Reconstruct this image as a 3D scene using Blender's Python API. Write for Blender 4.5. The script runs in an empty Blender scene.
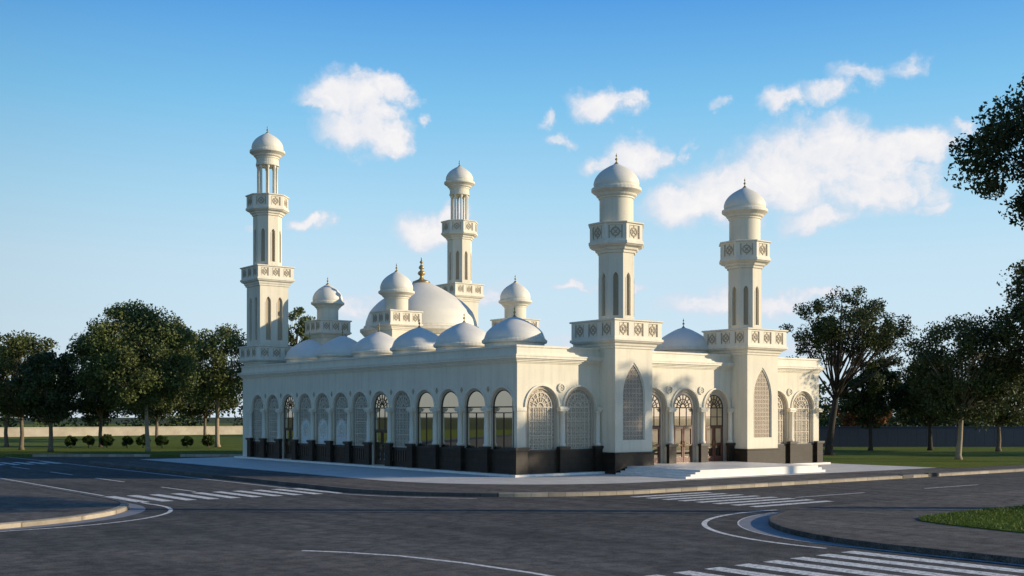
import bpy, math, random
import numpy as np
from math import sin, cos, pi, radians, sqrt, atan2
random.seed(7); np.random.seed(7)
scene = bpy.context.scene
COL = scene.collection
SUN_AZ = (0.763, -0.646)      # horizontal direction towards the sun
SUN_EL = radians(14.0)

# ------------------------------------------------------------------ materials
def newmat(name):
    m = bpy.data.materials.new(name); m.use_nodes = True
    nt = m.node_tree; b = nt.nodes['Principled BSDF']
    return m, nt, b
def N(nt, t, **k):
    n = nt.nodes.new(t)
    for a, v in k.items():
        if a in n.inputs.keys(): n.inputs[a].default_value = v
        else: setattr(n, a, v)
    return n
def ramp(nt, fac, stops):
    r = nt.nodes.new('ShaderNodeValToRGB'); e = r.color_ramp.elements
    while len(e) > 1: e.remove(e[0])
    e[0].position = stops[0][0]; e[0].color = (*stops[0][1], 1)
    for p, c in stops[1:]:
        q = e.new(p); q.color = (*c, 1)
    nt.links.new(fac, r.inputs[0]); return r.outputs[0]
def bump(nt, b, h, strength, dist=0.02):
    n = N(nt, 'ShaderNodeBump'); n.inputs['Strength'].default_value = strength
    n.inputs['Distance'].default_value = dist
    nt.links.new(h, n.inputs['Height']); nt.links.new(n.outputs[0], b.inputs['Normal'])
def mul(nt, a, b_, f=1.0):
    n = nt.nodes.new('ShaderNodeMix'); n.data_type = 'RGBA'; n.blend_type = 'MULTIPLY'
    n.inputs[0].default_value = f
    nt.links.new(a, n.inputs[6]); nt.links.new(b_, n.inputs[7]); return n.outputs[2]
def noise(nt, scale, detail=4, rough=.55, vec=None, w=None):
    n = N(nt, 'ShaderNodeTexNoise'); n.inputs['Scale'].default_value = scale
    n.inputs['Detail'].default_value = detail; n.inputs['Roughness'].default_value = rough
    if vec is not None: nt.links.new(vec, n.inputs['Vector'])
    return n.outputs['Fac']
def objvec(nt, scale=(1, 1, 1)):
    t = nt.nodes.new('ShaderNodeTexCoord'); mp = nt.nodes.new('ShaderNodeMapping')
    mp.inputs['Scale'].default_value = scale
    nt.links.new(t.outputs['Object'], mp.inputs[0]); return mp.outputs[0]

def stucco(name, col, rough=.75, streak=.12):
    m, nt, b = newmat(name); streak = streak*1.5 if streak > .05 else streak
    v = objvec(nt); c = col
    a = ramp(nt, noise(nt, .55, 6, .6, v), [(.3, tuple(x*.90 for x in c)), (.7, c)])
    s = ramp(nt, noise(nt, 1.0, 5, .6, objvec(nt, (3.2, 3.2, .22))), [(.30, (1-streak,)*3), (.55, (1, 1, 1))])
    f = ramp(nt, noise(nt, 14, 3, .6, v), [(.3, (.95, .95, .95)), (.6, (1, 1, 1))])
    nt.links.new(mul(nt, mul(nt, a, s), f), b.inputs['Base Color'])
    b.inputs['Roughness'].default_value = rough
    bump(nt, b, noise(nt, 30, 4, .6, v), .12, .01)
    return m
def stone(name, c1, c2, scale=3, rough=.5, bs=.15):
    m, nt, b = newmat(name); v = objvec(nt)
    a = ramp(nt, noise(nt, scale, 8, .7, v), [(.3, c1), (.7, c2)])
    nt.links.new(a, b.inputs['Base Color']); b.inputs['Roughness'].default_value = rough
    bump(nt, b, noise(nt, scale*6, 4, .6, v), bs, .02); return m
def kerbstone(name, c1, c2):
    m, nt, b = newmat(name); v = objvec(nt)
    a = ramp(nt, noise(nt, 1.3, 8, .7, v), [(.3, c1), (.7, c2)])
    sp_ = nt.nodes.new('ShaderNodeSeparateXYZ'); nt.links.new(v, sp_.inputs[0])
    ad = N(nt, 'ShaderNodeMath', operation='SUBTRACT'); nt.links.new(sp_.outputs[0], ad.inputs[0]); nt.links.new(sp_.outputs[1], ad.inputs[1])
    fr = N(nt, 'ShaderNodeMath', operation='FRACT'); nt.links.new(ad.outputs[0], fr.inputs[0])
    j = ramp(nt, fr.outputs[0], [(0, (.35, .33, .3)), (.05, (1, 1, 1))])
    fl = N(nt, 'ShaderNodeMath', operation='FLOOR'); nt.links.new(ad.outputs[0], fl.inputs[0])
    wn = N(nt, 'ShaderNodeTexWhiteNoise', noise_dimensions='1D'); nt.links.new(fl.outputs[0], wn.inputs['W'])
    tn = ramp(nt, wn.outputs['Value'], [(0, (.72, .70, .68)), (1, (1.1, 1.08, 1.05))])
    nt.links.new(mul(nt, mul(nt, a, j), tn), b.inputs['Base Color']); b.inputs['Roughness'].default_value = .85
    bump(nt, b, noise(nt, 12, 4, .6, v), .4, .02); return m
def asphalt(name, c, var=.35, wheel=True, rough=.9):
    m, nt, b = newmat(name); v = objvec(nt)
    big = ramp(nt, noise(nt, .12, 6, .65, v), [(.3, tuple(x*(1-var) for x in c)), (.7, tuple(x*(1+var*.6) for x in c))])
    mid = ramp(nt, noise(nt, 2.2, 5, .7, v), [(.34, (.52, .52, .52)), (.62, (1.3, 1.3, 1.3))])
    fine = ramp(nt, noise(nt, 26, 3, .7, v), [(.35, (.45, .45, .45)), (.62, (1.5, 1.48, 1.45))])
    col = mul(nt, mul(nt, big, mid), fine)
    lane = ramp(nt, noise(nt, 1.0, 5, .6, objvec(nt, (1.1, .06, 1)) ), [(.40, (.80, .80, .80)), (.60, (1.12, 1.12, 1.12))]) if wheel else None
    spots = ramp(nt, noise(nt, .9, 8, .75, v), [(.30, (.55, .55, .56)), (.40, (1, 1, 1))])
    col = mul(nt, col, spots)
    if lane is not None: col = mul(nt, col, lane)
    if wheel:
        vo = N(nt, 'ShaderNodeTexVoronoi', feature='DISTANCE_TO_EDGE'); vo.inputs['Scale'].default_value = .16
        dn = N(nt, 'ShaderNodeTexNoise'); dn.inputs['Scale'].default_value = .9; dn.inputs['Detail'].default_value = 6
        nt.links.new(v, dn.inputs['Vector'])
        mx = nt.nodes.new('ShaderNodeMix'); mx.data_type = 'RGBA'; mx.inputs[0].default_value = .5
        nt.links.new(v, mx.inputs[6]); nt.links.new(dn.outputs['Color'], mx.inputs[7])
        nt.links.new(mx.outputs[2], vo.inputs['Vector'])
        cr = ramp(nt, vo.outputs['Distance'], [(0, (.55, .55, .55)), (.006, (1, 1, 1))])
        col = mul(nt, col, cr, .7)
    nt.links.new(col, b.inputs['Base Color']); b.inputs['Roughness'].default_value = rough
    b.inputs['Specular IOR Level'].default_value = .25
    bump(nt, b, noise(nt, 30, 4, .7, v), .5, .02); return m
def paint(name, c):
    m, nt, b = newmat(name); v = objvec(nt)
    a = ramp(nt, noise(nt, 9, 6, .75, v), [(.38, tuple(x*.38 for x in c)), (.56, c)])
    nt.links.new(a, b.inputs['Base Color']); b.inputs['Roughness'].default_value = .7
    bump(nt, b, noise(nt, 26, 4, .7, v), .4, .02); return m
def plain(name, c, rough=.5, metal=0):
    m, nt, b = newmat(name); v = objvec(nt)
    a = ramp(nt, noise(nt, 5, 5, .6, v), [(.3, tuple(x*.8 for x in c)), (.7, c)])
    nt.links.new(a, b.inputs['Base Color'])
    b.inputs['Roughness'].default_value = rough; b.inputs['Metallic'].default_value = metal; return m
def lattice(name, light, dark, scale=7.0):
    """carved screen: an interlaced diagonal grid in relief"""
    m, nt, b = newmat(name)
    t = nt.nodes.new('ShaderNodeTexCoord'); sx = nt.nodes.new('ShaderNodeSeparateXYZ')
    nt.links.new(t.outputs['Object'], sx.inputs[0])
    def M(op, a, b_=None):
        n = nt.nodes.new('ShaderNodeMath'); n.operation = op
        for i, q in enumerate((a, b_)):
            if q is None: continue
            if isinstance(q, (int, float)): n.inputs[i].default_value = q
            else: nt.links.new(q, n.inputs[i])
        return n.outputs[0]
    u = M('ADD', sx.outputs[0], sx.outputs[1]); z = sx.outputs[2]
    k = 2*pi*scale/2.4
    p = M('ABSOLUTE', M('SINE', M('MULTIPLY', M('ADD', u, z), k*.7)))
    q = M('ABSOLUTE', M('SINE', M('MULTIPLY', M('SUBTRACT', u, z), k*.7)))
    r = M('ABSOLUTE', M('SINE', M('MULTIPLY', u, k*.5)))
    s = M('ABSOLUTE', M('SINE', M('MULTIPLY', z, k*.5)))
    h = M('MINIMUM', M('MINIMUM', p, q), M('MINIMUM', r, s))
    c = ramp(nt, h, [(.16, light), (.30, dark)])
    v = ramp(nt, noise(nt, .9, 4, .6, objvec(nt)), [(.3, (.85, .85, .85)), (.7, (1, 1, 1))])
    nt.links.new(mul(nt, c, v), b.inputs['Base Color']); b.inputs['Roughness'].default_value = .7
    inv = M('SUBTRACT', 1.0, h); bump(nt, b, inv, .8, .05)
    return m
def glassy(name, tint, refl=.5, rough=.02):
    m, nt, b = newmat(name); nt.nodes.remove(b)
    out = nt.nodes['Material Output']
    g = N(nt, 'ShaderNodeBsdfGlossy'); g.inputs['Roughness'].default_value = rough
    g.inputs['Color'].default_value = (1.0, .90, .74, 1)
    tr = N(nt, 'ShaderNodeBsdfTransparent'); tr.inputs['Color'].default_value = (*tint, 1)
    lw = N(nt, 'ShaderNodeLayerWeight'); lw.inputs['Blend'].default_value = .35
    mr = N(nt, 'ShaderNodeMapRange'); mr.inputs['To Min'].default_value = refl; mr.inputs['To Max'].default_value = 1.0
    nt.links.new(lw.outputs['Facing'], mr.inputs['Value'])
    mx = N(nt, 'ShaderNodeMixShader'); nt.links.new(mr.outputs[0], mx.inputs[0])
    nt.links.new(tr.outputs[0], mx.inputs[1]); nt.links.new(g.outputs[0], mx.inputs[2])
    nt.links.new(mx.outputs[0], out.inputs[0]); return m
def leafmat(name, c1, c2, trans=.25):
    m, nt, b = newmat(name); out = nt.nodes['Material Output']
    g = nt.nodes.new('ShaderNodeNewGeometry')
    a = ramp(nt, g.outputs['Random Per Island'], [(0, c1), (1, c2)])
    v = ramp(nt, noise(nt, .35, 3, .6, objvec(nt)), [(.35, (.65, .65, .65)), (.65, (1.15, 1.15, 1.0))])
    col = mul(nt, a, v)
    nt.links.new(col, b.inputs['Base Color']); b.inputs['Roughness'].default_value = .6
    b.inputs['Specular IOR Level'].default_value = .25
    t = N(nt, 'ShaderNodeBsdfTranslucent'); nt.links.new(col, t.inputs['Color'])
    mx = N(nt, 'ShaderNodeMixShader'); mx.inputs[0].default_value = trans
    nt.links.new(b.outputs[0], mx.inputs[1]); nt.links.new(t.outputs[0], mx.inputs[2])
    nt.links.new(mx.outputs[0], out.inputs[0]); return m
def grassmat(name, c1, c2):
    m, nt, b = newmat(name); v = objvec(nt)
    a = ramp(nt, noise(nt, .25, 6, .65, v), [(.3, c1), (.7, c2)])
    f = ramp(nt, noise(nt, 9, 5, .75, v), [(.3, (.5, .5, .5)), (.65, (1.3, 1.3, 1.2))])
    nt.links.new(mul(nt, a, f), b.inputs['Base Color']); b.inputs['Roughness'].default_value = .9
    b.inputs['Specular IOR Level'].default_value = .1
    bump(nt, b, noise(nt, 20, 4, .7, v), .9, .08); return m
def paving(name, c):
    m, nt, b = newmat(name)
    br = N(nt, 'ShaderNodeTexBrick'); v = objvec(nt)
    nt.links.new(v, br.inputs['Vector']); br.offset = 0
    br.inputs['Scale'].default_value = 1.0; br.inputs['Brick Width'].default_value = .8; br.inputs['Row Height'].default_value = .8
    br.inputs['Mortar Size'].default_value = .012
    br.inputs['Color1'].default_value = (*c, 1); br.inputs['Color2'].default_value = (*(x*.9 for x in c), 1)
    br.inputs['Mortar'].default_value = (*(x*.55 for x in c), 1)
    s = ramp(nt, noise(nt, .8, 6, .65, v), [(.3, (.82, .82, .82)), (.65, (1, 1, 1))])
    nt.links.new(mul(nt, br.outputs['Color'], s), b.inputs['Base Color'])
    b.inputs['Roughness'].default_value = .6; return m
def brick(name, c, mortar):
    m, nt, b = newmat(name)
    t = nt.nodes.new('ShaderNodeTexCoord'); s = nt.nodes.new('ShaderNodeSeparateXYZ'); cb = nt.nodes.new('ShaderNodeCombineXYZ')
    nt.links.new(t.outputs['Object'], s.inputs[0])
    ad = nt.nodes.new('ShaderNodeMath'); nt.links.new(s.outputs[0], ad.inputs[0]); nt.links.new(s.outputs[1], ad.inputs[1])
    nt.links.new(ad.outputs[0], cb.inputs[0]); nt.links.new(s.outputs[2], cb.inputs[1])
    br = N(nt, 'ShaderNodeTexBrick'); nt.links.new(cb.outputs[0], br.inputs['Vector'])
    br.inputs['Scale'].default_value = 1.0; br.inputs['Brick Width'].default_value = .6; br.inputs['Row Height'].default_value = .3
    br.inputs['Mortar Size'].default_value = .01
    br.inputs['Color1'].default_value = (*c, 1); br.inputs['Color2'].default_value = (*(x*.7 for x in c), 1)
    br.inputs['Mortar'].default_value = (*mortar, 1)
    v = ramp(nt, noise(nt, 3, 8, .7, objvec(nt)), [(.3, (.7, .7, .7)), (.65, (1.1, 1.1, 1.1))])
    nt.links.new(mul(nt, br.outputs['Color'], v), b.inputs['Base Color'])
    b.inputs['Roughness'].default_value = .5; b.inputs['Specular IOR Level'].default_value = .3; return m

M = dict(
    cream=stucco('cream_stucco', (.84, .765, .585), streak=.08),
    trim=stucco('cream_trim', (.85, .785, .62), .65, .08),
    domecream=stucco('cream_dome_render', (.84, .79, .65), .55, .02),
    archband=stucco('tan_arch_render', (.56, .48, .36), .7, .08),
    pale=stucco('pale_dome_render', (.84, .80, .69), .6, .02),
    plinth=brick('dark_granite', (.036, .025, .015), (.014, .011, .008)),
    plinthcap=stone('dark_granite_cap', (.012, .011, .011), (.026, .023, .020), 4, .45),
    lat=lattice('carved_screen', (.68, .59, .44), (.45, .37, .26), 7),
    latside=lattice('shaded_side_screen', (.66, .59, .46), (.27, .22, .15), 7),  # darker copy of the carved screen, the side's shade put into its colour
    screenbar=plain('screen_rib', (.72, .64, .50), .7),
    lat2=lattice('tower_screen', (.60, .51, .38), (.36, .28, .20), 9),
    latpale=lattice('pale_screen', (.97, .97, .90), (.85, .86, .78), 11),
    rosette=plain('rosette_relief', (.47, .39, .27), .8),
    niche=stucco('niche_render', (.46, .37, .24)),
    bronze=plain('dark_bronze', (.055, .035, .022), .4, .3),
    finial=plain('aged_bronze', (.52, .36, .13), .35, .6),
    wood=plain('mahogany', (.16, .055, .03), .4),
    brown=plain('brown_grille', (.09, .05, .025), .5),
    glass=glassy('coated_glass', (.88, .83, .74), .58),
    blind=stucco('added_glow_cream', (.85, .72, .47), .8),  # cream of the panels added behind the entrance glass to imitate warm glow
    inner=stucco('inner_wall', (.60, .52, .38)),
    roof=stone('roof_screed', (.42, .40, .35), (.52, .50, .45), 1.5, .9),
    floor=stone('marble_floor', (.45, .38, .28), (.55, .47, .36), 1.2, .25),
    marble=stone('pale_marble', (.70, .67, .60), (.85, .82, .76), 1.6, .4),
    road=asphalt('road_asphalt', (.088, .082, .072)),
    walk=asphalt('sidewalk_asphalt', (.118, .106, .090), .25),
    kerb=kerbstone('kerb_stone', (.34, .29, .21), (.52, .45, .34)),
    kerbdark=kerbstone('shade_dark_kerb', (.085, .078, .068), (.14, .128, .11)),  # darker copy of the kerb stone with shade painted into its colour
    gutter=stone('gutter_concrete', (.17, .175, .19), (.25, .255, .265), 2, .8),
    white=paint('road_paint', (.86, .83, .74)),
    apron=paving('pale_paving', (.70, .67, .60)),
    lawn=grassmat('lawn', (.10, .135, .016), (.15, .185, .028)),
    ground=grassmat('rough_ground', (.05, .065, .025), (.09, .095, .04)),
    blade=leafmat('grass_blade', (.06, .10, .015), (.11, .17, .03), .3),
    wall=stone('sand_render', (.42, .35, .25), (.62, .54, .40), .5, .9),
    fence=plain('slate_blue_boards', (.035, .050, .075), .6),
    bark=stone('bark', (.11, .08, .05), (.24, .19, .13), 5, .95, .8),
    barkpale=stone('pale_bark', (.24, .18, .11), (.42, .34, .23), 5, .95, .8),
    barkdark=stone('dark_bark', (.03, .025, .018), (.07, .055, .04), 5, .95, .8),
    leafA=leafmat('leaf_mid', (.085, .11, .034), (.20, .23, .08)),
    leafB=leafmat('leaf_dark', (.040, .054, .019), (.095, .12, .038), .15),
    leafC=leafmat('leaf_olive', (.06, .082, .024), (.13, .15, .05)),
    leafR=leafmat('leaf_autumn', (.16, .055, .015), (.30, .12, .03)),
    shrub=leafmat('shrub_leaf', (.03, .06, .012), (.06, .10, .02)),
    steel=plain('painted_steel', (.10, .11, .12), .4, .5),
    lampglass=plain('lamp_diffuser', (.6, .6, .58), .3),
    iron=plain('cast_iron', (.02, .02, .02), .6),
)

# ------------------------------------------------------------------ mesh builder
def WT(u, d, z): return (u, d, z)
def FRONT(u, d, z): return (u, d, z)            # wall facing -Y, d goes inwards
def SIDE(u, d, z): return (d, u, z)             # wall facing -X
def EAST(w):
    return lambda u, d, z: (w - d, u, z)
def facet(c, ap, ang):
    n = (cos(ang), sin(ang)); t = (-sin(ang), cos(ang))
    return lambda u, d, z: (c[0] + n[0]*(ap-d) + t[0]*u, c[1] + n[1]*(ap-d) + t[1]*u, z)

class MB:
    def __init__(s): s.v = []; s.f = []; s.m = []; s.mats = []; s.smooth = []
    def mi(s, mat):
        if mat not in s.mats: s.mats.append(mat)
        return s.mats.index(mat)
    def add(s, vs, fs, mat, smooth=False):
        o = len(s.v); k = s.mi(mat); s.v += [tuple(p) for p in vs]
        for f in fs: s.f.append(tuple(o+i for i in f)); s.m.append(k); s.smooth.append(smooth)
    def box(s, u0, u1, d0, d1, z0, z1, mat, T=WT):
        vs = [T(u, d, z) for z in (z0, z1) for d in (d0, d1) for u in (u0, u1)]
        s.add(vs, [(0, 1, 3, 2), (4, 6, 7, 5), (0, 4, 5, 1), (2, 3, 7, 6), (0, 2, 6, 4), (1, 5, 7, 3)], mat)
    def quad(s, a, b, c, d, mat): s.add([a, b, c, d], [(0, 1, 2, 3)], mat)
    def strip2(s, A, B, d0, d1, mat, T):
        """solid between two (u,z) polylines A and B, extruded d0..d1"""
        n = len(A); vs = []
        for (a, b) in zip(A, B): vs += [T(a[0], d0, a[1]), T(b[0], d0, b[1]), T(b[0], d1, b[1]), T(a[0], d1, a[1])]
        fs = []
        for i in range(n-1):
            o = 4*i
            for k in range(4): fs.append((o+k, o+(k+1) % 4, o+4+(k+1) % 4, o+4+k))
        fs += [(0, 1, 2, 3), (4*n-4, 4*n-3, 4*n-2, 4*n-1)]
        s.add(vs, fs, mat)
    def arc(s, uc, zc, r0, r1, d0, d1, mat, T, a0=0, a1=pi, n=14):
        A = [(uc+r0*cos(a0+(a1-a0)*i/n), zc+r0*sin(a0+(a1-a0)*i/n)) for i in range(n+1)]
        B = [(uc+r1*cos(a0+(a1-a0)*i/n), zc+r1*sin(a0+(a1-a0)*i/n)) for i in range(n+1)]
        s.strip2(A, B, d0, d1, mat, T)
    def bar(s, p, q, w, d0, d1, mat, T):
        dx, dz = q[0]-p[0], q[1]-p[1]; L = sqrt(dx*dx+dz*dz) or 1; nx, nz = -dz/L*w/2, dx/L*w/2
        s.strip2([(p[0]+nx, p[1]+nz), (q[0]+nx, q[1]+nz)], [(p[0]-nx, p[1]-nz), (q[0]-nx, q[1]-nz)], d0, d1, mat, T)
    def fan(s, pts, d, mat, T):
        s.add([T(u, d, z) for u, z in pts], [tuple(range(len(pts)))], mat)
    def prism(s, prof, c, sides, mat, smooth=False, rot=None, cap=True):
        """stack of regular polygons: prof = [(apothem or radius, z)]"""
        n = sides; vs = []
        rot = pi/n if rot is None else rot; k = 1/cos(pi/n) if n <= 8 else 1
        for r, z in prof:
            for i in range(n):
                a = rot+2*pi*i/n; vs.append((c[0]+r*k*cos(a), c[1]+r*k*sin(a), z))
        fs = []
        for j in range(len(prof)-1):
            for i in range(n): fs.append((j*n+i, j*n+(i+1) % n, (j+1)*n+(i+1) % n, (j+1)*n+i))
        s.add(vs, fs, mat, smooth)
        if cap:
            m_ = len(prof)-1
            s.add(vs[:n], [tuple(range(n))], mat); s.add(vs[m_*n:], [tuple(range(n))], mat)
    def tube(s, pts, rad, mat, n=7, smooth=True):
        """tapered tube along 3-D points"""
        P = [np.array(p, float) for p in pts]; vs = []
        for i, p in enumerate(P):
            t = P[min(i+1, len(P)-1)]-P[max(i-1, 0)]; t /= (np.linalg.norm(t) or 1)
            a = np.array((1, 0, 0)) if abs(t[0]) < .8 else np.array((0, 1, 0))
            x = np.cross(t, a); x /= np.linalg.norm(x); y = np.cross(t, x)
            for k in range(n):
                g = 2*pi*k/n; vs.append(tuple(p+(x*cos(g)+y*sin(g))*rad[i]))
        fs = [(i*n+k, i*n+(k+1) % n, (i+1)*n+(k+1) % n, (i+1)*n+k) for i in range(len(P)-1) for k in range(n)]
        fs.append(tuple(range(n))); fs.append(tuple(range((len(P)-1)*n, len(P)*n)))
        s.add(vs, fs, mat, smooth)
    def sheet(s, pts, z, mat): s.add([(x, y, z) for x, y in pts], [tuple(range(len(pts)))], mat)
    def build(s, name, parent=None, origin=None):
        me = bpy.data.meshes.new(name); me.from_pydata(s.v, [], s.f)
        for m_ in s.mats: me.materials.append(m_)
        me.polygons.foreach_set('material_index', s.m)
        me.polygons.foreach_set('use_smooth', s.smooth)
        me.update()
        import bmesh
        bm = bmesh.new(); bm.from_mesh(me)
        bmesh.ops.remove_doubles(bm, verts=bm.verts, dist=.0004) if False else None
        bmesh.ops.recalc_face_normals(bm, faces=bm.faces); bm.to_mesh(me); bm.free()
        o = bpy.data.objects.new(name, me); COL.objects.link(o)
        if parent is not None:
            o.parent = parent
        return o

def tag(o, label=None, cat=None, group=None, kind=None):
    if label: o['label'] = label
    if cat: o['category'] = cat
    if group: o['group'] = group
    if kind: o['kind'] = kind
    return o
def empty(name, loc, label, cat, group=None):
    o = bpy.data.objects.new(name, None); COL.objects.link(o); o.location = loc
    o.empty_display_size = .3
    return tag(o, label, cat, group)

# curves for openings -------------------------------------------------------
def round_top(uc, r, zs, n=14): return [(uc-r*cos(pi*i/n), zs+r*sin(pi*i/n)) for i in range(n+1)]
def gothic_top(uc, hw, zs, zt, n=12):
    h = zt-zs; out = []
    # two circular arcs meeting in a point
    R = (hw*hw+h*h)/(2*hw)
    for i in range(n+1):
        t = i/n*h; out.append((uc-(sqrt(max(R*R-t*t, 0))-(R-hw)), zs+t))
    return out+[(2*uc-u, z) for u, z in reversed(out[:-1])]
def flat_top(uc, hw, zt): return [(uc-hw, zt), (uc+hw, zt)]

def pierced(mb, T, u0, u1, z0, z1, ops, d0, d1, mat, reveal=None, back=False):
    """wall skin with openings. ops = list of (top curve [(u,z)...], bottom z)"""
    reveal = reveal or mat; ops = sorted(ops, key=lambda o: o[0][0][0]); cur = u0
    layers = (d0, d1) if back else (d0,)
    for top, zb in ops:
        a, b = top[0][0], top[-1][0]
        for d in layers:
            if a > cur+1e-4: mb.quad(T(cur, d, z0), T(a, d, z0), T(a, d, z1), T(cur, d, z1), mat)
            if zb > z0+1e-4: mb.quad(T(a, d, z0), T(b, d, z0), T(b, d, zb), T(a, d, zb), mat)
            for p, q in zip(top[:-1], top[1:]):
                mb.quad(T(p[0], d, p[1]), T(q[0], d, q[1]), T(q[0], d, z1), T(p[0], d, z1), mat)
        loop = [(a, zb)]+top+[(b, zb)]
        for p, q in zip(loop, loop[1:]+[loop[0]]):
            if abs(p[0]-q[0])+abs(p[1]-q[1]) < 1e-5: continue
            mb.quad(T(p[0], d0, p[1]), T(q[0], d0, q[1]), T(q[0], d1, q[1]), T(p[0], d1, p[1]), reveal)
        cur = b
    for d in layers:
        if u1 > cur+1e-4: mb.quad(T(cur, d, z0), T(u1, d, z0), T(u1, d, z1), T(cur, d, z1), mat)

# ------------------------------------------------------------------ mosque
W, L = 25.8, 34.1
HW = 6.9
mosque = empty('mosque', (0, 0, 0), 'cream mosque with four minarets, a large central dome and dark stone plinth', 'mosque')
SPR = 3.74
side_u = [1.30+2.53*i for i in range(13)]
side_kind = ['open']*4+['blind', 'door', 'blind', 'medal', 'medal', 'medal', 'door', 'blind', 'blind']
front_left = [1.72, 4.42]; entry = [10.15, 12.9, 15.65]; front_right = [W-4.42, W-1.72]
RS, RF = 1.06, 1.14

# walls with openings
def wall_part(name, T, u0, u1, ops, z0=0.12, zt=HW, parent=mosque):
    mb = MB(); pierced(mb, T, u0, u1, z0, zt, ops, 0, .42, M['cream'], back=True)
    return mb.build(name, parent)
def zb_of(k): return .14 if k == 'door' else (1.30 if k != 'open' else 1.42)
wall_part('wall', SIDE, 0, L, [(round_top(u, RS, SPR), zb_of(k)) for u, k in zip(side_u, side_kind)])
fr_ops = [(round_top(u, RF, SPR), 1.38) for u in front_left+front_right]+[(round_top(u, RF, SPR), .42) for u in entry]
wall_part('wall', FRONT, 0, W, fr_ops)
wall_part('wall', EAST(W), 0, L, [(round_top(u, RS, SPR), 1.3) for u in side_u])
mb = MB(); mb.box(0, W, L, L+.3, .12, HW, M['cream']); mb.build('wall', mosque)
mb = MB(); mb.box(.4, W-.4, .4, L, HW-.25, HW-.05, M['roof']); mb.build('roof', mosque)
mb = MB(); mb.box(.43, W-.43, .43, L-.02, .13, .40, M['floor']); mb.build('floor', mosque)
# inner hall walls behind the glazed galleries
mb = MB(); mb.box(4.6, 21.2, 5.2, 30, .40, HW-.25, M['inner']); mb.build('inner_wall', mosque)

# cornice: profile of stacked mouldings running round the block (skipping nothing, towers stand proud of it)
def ring_box(mb, off, z0, z1, mat, th=.5):
    o = off
    mb.box(-o, W+o, -o, th, z0, z1, mat); mb.box(-o, W+o, L+.3-th, L+.3+o, z0, z1, mat)
    mb.box(-o, th, th, L+.3-th, z0, z1, mat); mb.box(W-th, W+o, th, L+.3-th, z0, z1, mat)
mb = MB()
for off, z0, z1 in ((.05, 6.10, 6.17), (.12, 6.17, 6.26), (.20, 6.26, 6.34), (.30, 6.34, 6.46), (.33, 6.46, 6.53), (.12, 6.53, 6.60), (.07, 6.60, 6.95), (.13, 6.95, 7.06)):
    ring_box(mb, off, z0, z1, M['trim'])
mb.build('cornice', mosque)

# base slab under the building
mb = MB(); mb.box(-.55, W+.55, -.55, L+.7, .0, .125, M['marble']); mb.build('base_slab', mosque)

# plinth walls between piers and the piers themselves
def plinth_run(T, us, kinds, r, u0, u1, wall_t=.09):
    """dark dado under the arches with capped piers between bays"""
    edges = [u0]+[(a+b)/2 for a, b in zip(us[:-1], us[1:])]+[u1]
    for i, (u, k) in enumerate(zip(us, kinds)):
        a, b = edges[i], edges[i+1]; mb = MB()
        if k == 'door':
            for p, q in ((a, u-r), (u+r, b)):
                if q-p > .34:
                    mb = MB(); mb.box(p, q, -wall_t, -.002, .13, 1.38, M['plinth'], T); mb.build('plinth', mosque)
            continue
        if k == 'solid' or k == 'open':
            mb.box(a, b, -wall_t, -.002, .13, 1.34, M['plinth'], T)
            mb.box(u-r-.02, u+r+.02, -wall_t-.03, .05, 1.34, 1.42, M['plinthcap'], T)
            mb.build('plinth', mosque)
        else:
            mb.box(u-r, u+r, -wall_t+.03, -.002, .13, .45, M['plinth'], T)
            mb.box(u-r, u+r, -wall_t+.01, .05, 1.14, 1.30, M['plinthcap'], T)
            mb.box(u-r, u+r, -.012, -.002, .45, 1.14, M['brown'], T)
            for j in range(8):
                x = u-r+(j+.5)*2*r/8; mb.box(x-.035, x+.035, -.05, -.013, .45, 1.14, M['plinthcap'], T)
            mb.build('balustrade', mosque)
    pier = MB()
    for i, e in enumerate(edges):
        if i == 0 and u0 < .5: continue
        w = .30
        e2 = min(max(e, u0+w-.10), u1-w+.10)
        p = MB()
        p.box(e2-w, e2+w, -.30, -wall_t-.001, .13, 1.40, M['plinth'], T)
        p.box(e2-w-.06, e2+w+.06, -.36, -wall_t-.001, 1.40, 1.46, M['plinthcap'], T)
        p.box(e2-w-.09, e2+w+.09, -.39, -wall_t-.001, 1.46, 1.56, M['plinthcap'], T)
        p.build('pier', mosque)
        # engaged column above
        if (i == 0 and u0 < .5) or (i == len(edges)-1 and u1 > W-1 and u1 < 30): continue
        c = MB(); cp = T(e2, -.13, 0)
        c.prism([(.16, 1.56), (.20, 1.60), (.20, 1.68), (.14, 1.74), (.145, 2.6), (.125, 3.42), (.17, 3.46), (.17, 3.52)], cp, 16, M['trim'], True)
        c.build('column', mosque)
    return edges
side_edges = plinth_run(SIDE, side_u, side_kind, RS, 0.0, 32.9)
fl_edges = plinth_run(FRONT, front_left, ['solid']*2, RF, -.088, 5.88)
mb = MB(); mb.box(-.30, .50, -.30, .30, .13, 1.40, M['plinth']); mb.box(-.36, .56, -.36, .36, 1.40, 1.46, M['plinthcap']); mb.box(-.40, .60, -.40, .40, 1.46, 1.56, M['plinthcap']); mb.build('pier', mosque)
fr_edges = plinth_run(FRONT, front_right, ['solid']*2, RF, 19.92, W-.05)
en_edges = plinth_run(FRONT, entry, ['door']*3, RF, 8.82, 16.98)

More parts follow.
